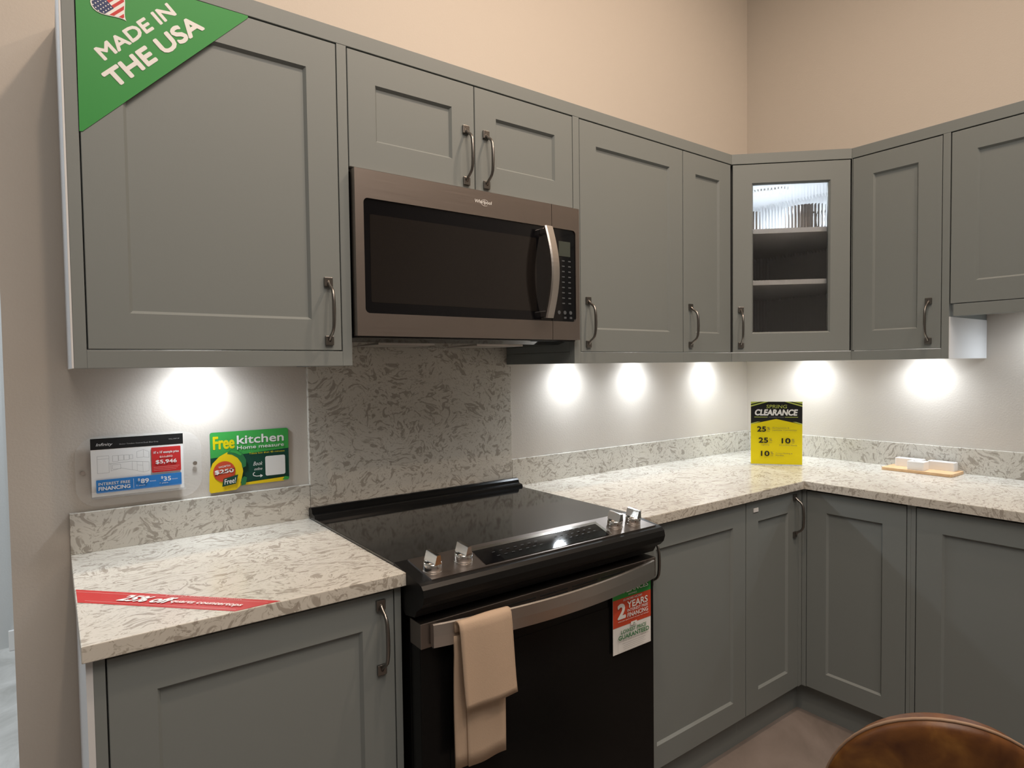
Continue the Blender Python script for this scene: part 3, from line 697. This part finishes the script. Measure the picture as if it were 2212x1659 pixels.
# price card in clear wall holder
t = thing('price_sign', 'white card with kitchen drawing and $5,946 price in clear wall holder', 'sign', (-2.8725, -0.0005, 1.0500))
h = MB().prism(rrect(-0.033, -0.026, 0.254, 0.152, 0.050, 8), -0.0040, -0.0010, M_acryl, 'y')
h.box(-0.001, 0.2110, -0.0150, -0.0040, -0.004, -0.0015, M_acryl); h.box(-0.001, 0.2110, -0.0165, -0.0150, -0.004, 0.012, M_acryl)
h.build('clear_holder', t)['label'] = 'clear rounded acrylic backplate and lip'
for x in (-0.018, 0.237): MB().prism(circ(x, 0.062, 0.0055, n=14), -0.0060, -0.0040, M_steel2, 'y').build('screw_cap', t)
s = Sign(0.0012); CW, CH = 0.2085, 0.1470
s.slab([(0, 0), (CW, 0), (CW, CH), (0, CH)], I_white)
s.rect(0, CH - 0.028, CW, CH, I_black)
s.text('Infinity', 0.011, CH - 0.0215, 0.034, 0.0095, I_white, 0.0, 0.35)
s.text('Shaker Timeless Central Dusk Blue Grey', 0.062, CH - 0.0200, 0.088, 0.0040, I_grey); s.text('WALL UNIT 30"', 0.174, CH - 0.0145, 0.026, 0.0028, I_grey)
s.rect(0.1330, 0.0480, 0.2020, 0.1140, I_red, 0.002)
s.text("10' x 10' example price", 0.1375, 0.0955, 0.0600, 0.0085, I_white, 0.015); s.text('$11,892', 0.1520, 0.0845, 0.030, 0.0068, I_pink, 0.01)
s.line([(0.1515, 0.0878), (0.1825, 0.0878)], 0.0009, I_white); s.text('$5,946', 0.1420, 0.0690, 0.0500, 0.0115, I_white, 0.03)
for i in range(3): s.line([(0.137, 0.0620 - i * 0.0042), (0.198 - i * 0.004, 0.0620 - i * 0.0042)], 0.0006, I_pink)
s.rect(0.0095, 0.0095, 0.2020, 0.0425, I_blue, 0.002)
s.text('INTEREST FREE', 0.0140, 0.0285, 0.0690, 0.0072, I_white, 0.012); s.text('FINANCING', 0.0140, 0.0155, 0.0690, 0.0098, I_white, 0.03)
s.line([(0.0905, 0.0140), (0.0905, 0.0385)], 0.0006, I_white)
s.text('$', 0.1000, 0.0300, 0.0050, 0.0075, I_white, 0.02); s.text('89', 0.1065, 0.0240, 0.0185, 0.0120, I_white, 0.03); s.text('PER MONTH', 0.127, 0.0260, 0.014, 0.0028, I_white); s.text('5 years', 0.0960, 0.0170, 0.0200, 0.0042, I_white)
s.text('$', 0.1530, 0.0300, 0.0050, 0.0075, I_white, 0.02); s.text('35', 0.1590, 0.0240, 0.0175, 0.0120, I_white, 0.03); s.text('PER MONTH', 0.179, 0.0260, 0.013, 0.0028, I_white); s.text('7 years', 0.1490, 0.0170, 0.0200, 0.0042, I_white)
ln = I_grey
def bx(x0, z0, x1, z1): s.line([(x0, z0), (x1, z0), (x1, z1), (x0, z1), (x0, z0)], 0.0006, ln)
bx(0.013, 0.0600, 0.038, 0.1030); s.line([(0.013, 0.0955), (0.038, 0.0955)], 0.0005, ln); bx(0.046, 0.0870, 0.0580, 0.1020); bx(0.059, 0.0890, 0.070, 0.1020); bx(0.071, 0.0890, 0.082, 0.1015); bx(0.083, 0.0905, 0.090, 0.1010)
s.line([(0.038, 0.0820), (0.086, 0.0845), (0.126, 0.0790)], 0.0008, ln); s.line([(0.042, 0.0820), (0.042, 0.0640), (0.064, 0.0690), (0.092, 0.0610), (0.113, 0.0535), (0.126, 0.0560)], 0.0006, ln)
bx(0.045, 0.0680, 0.063, 0.0790); s.line([(0.088, 0.0840), (0.088, 0.0625)], 0.0005, ln); s.line([(0.099, 0.0825), (0.099, 0.0590)], 0.0005, ln); s.line([(0.112, 0.0810), (0.112, 0.0540)], 0.0005, ln); s.line([(0.126, 0.0790), (0.126, 0.0560)], 0.0005, ln); s.line([(0.099, 0.0740), (0.112, 0.0715)], 0.0005, ln)
s.line([(0.0990, 0.0920), (0.0990, 0.1080), (0.1140, 0.1120), (0.1140, 0.0930), (0.0990, 0.0920)], 0.0006, ln); s.line([(0.1140, 0.1120), (0.126, 0.1060), (0.126, 0.0905), (0.1140, 0.0930)], 0.0006, ln)
s.stand(); o = s.mb.build('price_card', t); o.location = (-0.0005, -0.0100, 0.0000)

# free kitchen measure sign
t = thing('promotional_sign', 'green and yellow Free kitchen home measure sign with tape measure on the wall', 'sign', (-2.6020, -0.0010, 1.0260))
s = Sign(0.003); FW = 0.2205; FT = 0.1655
s.slab(rrect(0.006, 0.012, FW, FT, 0.006), I_dgreen)
s.poly([(0.006, 0.094)] + [(FW, 0.106)] + rrect(0.006, 0.1, FW, FT, 0.006)[6:18], I_mgreen)
s.text('Free', 0.0130, 0.1170, 0.0570, 0.0370, I_yellow, 0.035); s.text('kitchen', 0.0760, 0.1280, 0.1310, 0.0250, I_white, 0.025); s.text('Home measure', 0.0760, 0.1130, 0.1310, 0.0105, I_white, 0.015)
s.text('Takes less than 45 minutes', 0.1080, 0.0965, 0.100, 0.0050, I_yellow)
s.poly([(0.070, 0.010), (0.204, 0.010), (0.208, 0.0215), (0.070, 0.0160)], I_gold); s.poly([(0.200, 0.013), (0.217, 0.012), (0.220, 0.020), (0.207, 0.0235)], I_mgreen)
s.poly(rrect(0.1520, 0.0300, 0.2090, 0.0870, 0.005), I_white)
s.text('Book', 0.1180, 0.0630, 0.0250, 0.0110, I_white, 0.0, 0.3); s.text('online', 0.1200, 0.0490, 0.0220, 0.0080, I_white, 0.0, 0.3)
s.line([(0.122, 0.044), (0.117, 0.040), (0.118, 0.035), (0.126, 0.032), (0.140, 0.032)], 0.0022, I_white); s.poly([(0.137, 0.037), (0.137, 0.027), (0.1445, 0.032)], I_white)
body = [(0.000, 0.004), (0.004, -0.002), (0.070, 0.000), (0.080, 0.008), (0.085, 0.028), (0.090, 0.050), (0.088, 0.070), (0.080, 0.088), (0.066, 0.102), (0.048, 0.108), (0.028, 0.098), (0.010, 0.080), (0.002, 0.058)]
s.poly(body, I_gold); s.poly([(0.048, 0.104), (0.056, 0.112), (0.074, 0.112), (0.090, 0.100), (0.099, 0.082), (0.098, 0.064), (0.088, 0.060), (0.086, 0.074), (0.076, 0.090), (0.062, 0.100)], I_fgreen)
s.poly([(0.054, 0.108), (0.060, 0.112), (0.074, 0.111), (0.088, 0.100), (0.084, 0.096), (0.070, 0.104)], I_mgreen)
s.poly([(0.084, 0.010), (0.096, 0.012), (0.100, 0.032), (0.092, 0.036), (0.084, 0.028)], I_fgreen)
s.poly(circ(0.040, 0.055, 0.0290), I_ored); s.text('WORTH', 0.0250, 0.0650, 0.0310, 0.0055, I_white, 0.01, rot=0.1); s.text('$250', 0.0150, 0.0470, 0.0500, 0.0135, I_white, 0.045, rot=0.05)
s.line([(0.015, 0.0440), (0.036, 0.0520), (0.048, 0.0580), (0.068, 0.0620)], 0.0015, I_black)
s.poly([(0.0330, 0.0130), (0.0700, 0.0180), (0.0760, 0.0430), (0.0370, 0.0350)], I_dgreen); s.text('Free!', 0.0390, 0.0180, 0.0300, 0.0150, I_white, 0.015, 0.15, 0.10)
s.stand(); s.mb.build('sign_face', t)
MB().box(0.05, 0.18, -0.0005, 0.001, 0.04, 0.14, I_white).build('adhesive_pad', t)

# yellow clearance sign in a clear countertop holder
a = Vector((-0.4313, -0.2912)); b = Vector((-0.3005, -0.4551)); ang = math.atan2(b.y - a.y, b.x - a.x); sw = (b - a).length; shh = 0.2765
t = thing('clearance_sign', 'yellow and black SPRING CLEARANCE sign in a clear holder in the worktop corner', 'sign', (a.x, a.y, H), ang)
hd = MB().box(-0.002, sw + 0.002, 0.0040, 0.0062, 0.002, shh + 0.004, M_acryl).box(-0.002, sw + 0.002, -0.0035, 0.0700, 0.0, 0.0025, M_acryl)
hd.build('clear_holder', t)['label'] = 'clear acrylic stand'
s = Sign(0.0015); s.slab([(0, 0), (sw, 0), (sw, shh), (0, shh)], I_yellow)
def S(x, y): return ((x - 222) / (1380 - 222) * sw, (1600 - y) / (1600 - 172) * shh)
s.poly([S(222, 690), S(222, 172), S(1380, 172), S(1380, 690), S(795, 565)][::-1], I_black)
for sg_ in (0, 1):
    f_ = (lambda x, y: S(x, y)) if sg_ == 0 else (lambda x, y: S(1602 - x, y))
    s.poly([f_(222, 172), f_(440, 172), f_(222, 225)], I_lime); s.poly([f_(222, 255), f_(530, 172), f_(620, 172), f_(222, 285)], I_lime)
    s.poly([f_(222, 668), f_(370, 628), f_(440, 628), f_(222, 690)], I_lime)
s.text('SPRING', *S(572, 320), 460 / 1158 * sw, 78 / 1428 * shh, I_lime, 0.0, 0.1)
s.text('CLEARANCE', *S(300, 488), 960 / 1158 * sw, 145 / 1428 * shh, I_white, 0.05, 0.15)
s.line([S(300, 522), S(600, 522)], 0.0022, I_lime); s.line([S(990, 522), S(1280, 522)], 0.0022, I_lime); s.text('INCREDIBLE SAVINGS', *S(630, 530), 340 / 1158 * sw, 14 / 1428 * shh, I_grey)
for n_, x, y, tx in (('25', 362, 858, 205), ('25', 395, 1112, 218), ('10', 915, 1118, 200), ('10', 448, 1415, 195)):
    s.text(n_, *S(x, y), tx / 1158 * sw, 122 / 1428 * shh, I_black, 0.035)
    s.text('%', *S(x + tx + 25, y - 45), 62 / 1158 * sw, 62 / 1428 * shh, I_dgrey, 0.0); s.text('OFF', *S(x + tx + 25, y), 60 / 1158 * sw, 18 / 1428 * shh, I_dgrey, 0.0)
s.text('Backsplashes &', *S(712, 785), 370 / 1158 * sw, 34 / 1428 * shh, I_dgrey); s.text('Laminate Countertops', *S(712, 840), 540 / 1158 * sw, 36 / 1428 * shh, I_dgrey)
s.text('Lighting', *S(455, 1175), 180 / 1158 * sw, 34 / 1428 * shh, I_dgrey); s.text('Decorative Hoods', *S(860, 1172), 395 / 1158 * sw, 30 / 1428 * shh, I_dgrey)
s.text('Crown Molding &', *S(780, 1365), 375 / 1158 * sw, 34 / 1428 * shh, I_dgrey); s.text('Handles', *S(780, 1408), 180 / 1158 * sw, 32 / 1428 * shh, I_dgrey)
s.stand(); o = s.mb.build('sign_card', t); o.location = (0, 0.0020, 0.0035)

# financing label on the oven door
s = Sign(0.0006); LW, LH_ = 0.1530, 0.205
s.slab([(0, 0), (LW, 0), (LW, LH_), (0, LH_)], I_white); s.rect(0, 0.145, LW, LH_, I_green); s.rect(0, 0.0735, LW, 0.1500, I_ored)
s.text('APPLIANCES', 0.012, 0.1630, 0.130, 0.0135, I_white, 0.02); s.text('SAVINGS', 0.060, 0.1545, 0.034, 0.0048, I_white)
s.text('10 MORE NOW!', 0.040, 0.1410, 0.075, 0.0062, I_white, 0.01)
s.text('2', 0.0160, 0.0945, 0.0330, 0.0430, I_white, 0.05); s.text('YEARS', 0.0540, 0.1185, 0.0840, 0.0195, I_white, 0.03); s.text('INTEREST FREE', 0.0540, 0.1085, 0.0840, 0.0080, I_white, 0.012); s.text('FINANCING', 0.0540, 0.0935, 0.0840, 0.0125, I_white, 0.025)
s.text('when you spend more on your new kitchen', 0.0160, 0.0865, 0.1240, 0.0050, I_white)
s.rect(0.067, 0.0690, 0.091, 0.0790, I_white); s.text('OR', 0.0745, 0.0705, 0.009, 0.0048, I_fgreen)
s.text('LOWEST PRICE', 0.0270, 0.0535, 0.1020, 0.0105, I_fgreen, 0.025); s.text('GUARANTEED', 0.0160, 0.0385, 0.1240, 0.0125, I_fgreen, 0.035)
s.text('Price match promise applied', 0.0330, 0.0315, 0.093, 0.0045, I_dgrey)
s.line(rrect(0.0140, 0.0060, 0.1420, 0.0340, 0.003) + [rrect(0.0140, 0.0060, 0.1420, 0.0340, 0.003)[0]], 0.0005, I_grey)
for i in range(4): s.line([(0.032 + 0.003 * (i % 2), 0.0265 - i * 0.005), (0.124 - 0.006 * (i % 2), 0.0265 - i * 0.005)], 0.0008, I_grey)
s.stand(); o = s.mb.build('finance_label'); o.location = (-1.7388, -0.6985, 0.5765)
tag(o, 'green, red and white 2 YEARS financing label hanging on the oven door', 'label')

# ------------------------------------------------------------------ bamboo board and white boxes
t = tag(MB().prism(rrect(-0.1560, -0.9630, -0.0240, -0.7120, 0.010, 5), H + 0.0005, H + 0.0115, M_wood, 'z').build('serving_board'), 'thin pale bamboo board on the right worktop under three white dishes', 'board')
def dish(x0, x1, y0, y1, hh, label):
    z = H + 0.0118; w_ = 0.005
    bm = bmesh.new()
    mb = MB(); o_ = rrect(x0, y0, x1, y1, 0.005, 4); i_ = rrect(x0 + w_, y0 + w_, x1 - w_, y1 - w_, 0.004, 4); n = len(o_)
    vs = [(a, b, z) for a, b in o_] + [(a, b, z + hh - .001) for a, b in o_] + [(a * .97 + i[0] * .03, b * .97 + i[1] * .03, z + hh) for (a, b), i in zip(o_, i_)] + [(a, b, z + hh) for a, b in i_] + [(a, b, z + hh * 0.72) for a, b in i_]
    fs = [tuple(range(n))]
    for L in range(4):
        for k in range(n): fs.append((L * n + k, L * n + (k + 1) % n, (L + 1) * n + (k + 1) % n, (L + 1) * n + k))
    fs.append(tuple(range(4 * n, 5 * n))); mb.add(vs, fs, M_ceramic)
    tag(mb.build('ceramic_dish'), label, 'dish')
dish(-0.0760, -0.0330, -0.8330, -0.7330, 0.0330, 'long white ceramic dish at the back left of the bamboo board')
dish(-0.1430, -0.0850, -0.8630, -0.8030, 0.0330, 'small square white ceramic dish at the front of the bamboo board')
dish(-0.0740, -0.0300, -0.9440, -0.8520, 0.0330, 'long white ceramic dish at the right end of the bamboo board')

# ------------------------------------------------------------------ leather chair in the foreground
def chair():
    cx, cy = -1.7511, -1.4688
    ang = math.atan2(cy + 1.8584, cx + 2.9466)       # direction from the viewer
    t = thing('leather_chair', 'brown leather chair with rounded back and light piping in the lower right foreground', 'chair', (cx, cy, 0), -1.0165)
    Rr = 0.34; HW = 0.1816; ztop = 0.7879; hv = 0.2346
    def P(a, z, off):        # a: arc position across, off: out (towards viewer is -y)
        th = a / Rr; lean = (z - 0.45) * -0.10
        return ((Rr + off) * math.sin(th), Rr - (Rr + off) * math.cos(th) + lean - 0.0, z)
    def outline(n=64):
        out = []
        for i in range(n):
            th = 2 * PI * i / n; c, s_ = math.cos(th), math.sin(th); e_ = 2.0 if s_ > 0 else 3.2
            r = (abs(c) ** e_ + abs(s_) ** e_) ** (-1 / e_); out.append((r * c * HW, (ztop - hv) + r * s_ * hv))
        return out
    ol = outline(); mb = MB(); vs = []; rings = [(1.0, 0.020), (0.985, 0.0285), (0.955, 0.033), (0.88, 0.036), (0.7, 0.038), (0.45, 0.038), (0.2, 0.038)]
    zc = ztop - hv; n = len(ol); loops = []
    for k_, o_ in rings: loops.append([P(a * k_, zc + (z - zc) * k_, o_) for a, z in ol])
    loops2 = [[P(a * k_, zc + (z - zc) * k_, -o_ + 0.02) for a, z in ol] for k_, o_ in rings]
    for Ls in (loops, loops2):
        vs = sum(Ls, []); fs = []
        for L in range(len(Ls) - 1):
            for k_ in range(n): fs.append((L * n + k_, L * n + (k_ + 1) % n, (L + 1) * n + (k_ + 1) % n, (L + 1) * n + k_))
        vs.append(tuple(sum((Vector(v) for v in Ls[-1]), Vector()) / n)); c_ = len(vs) - 1
        for k_ in range(n): fs.append(((len(Ls) - 1) * n + k_, (len(Ls) - 1) * n + (k_ + 1) % n, c_))
        mb.add(vs, fs, M_leather, True)
    vs = loops[0] + loops2[0]; mb.add(vs, [(k_, (k_ + 1) % n, n + (k_ + 1) % n, n + k_) for k_ in range(n)], M_leather, True)
    mb.build('backrest', t)
    MB().tube([P(a * 1.003, zc + (z - zc) * 1.003, 0.021) for a, z in ol], 0.0028, M_piping, 8, closed=True).build('piping', t)['label'] = 'light tan piping round the rim'
    bm = bmesh.new(); bmesh.ops.create_cube(bm, size=1)
    for v in bm.verts: v.co = (v.co.x * 0.28, v.co.y * 0.32 + 0.20, v.co.z * 0.07 + 0.40)
    bmesh.ops.bevel(bm, geom=bm.edges[:], offset=0.035, segments=4, affect='EDGES', profile=0.5); MB().bm(bm, M_leather, True).build('seat', t)
    for x, y in ((-1, 0), (1, 0), (-1, 1), (1, 1)):
        MB().tube([(x * 0.11, 0.12 + y * 0.18, 0.385), (x * 0.15, 0.08 + y * 0.30, 0.0)], [0.014, 0.010], M_blackm, 12).build('leg', t)
chair()
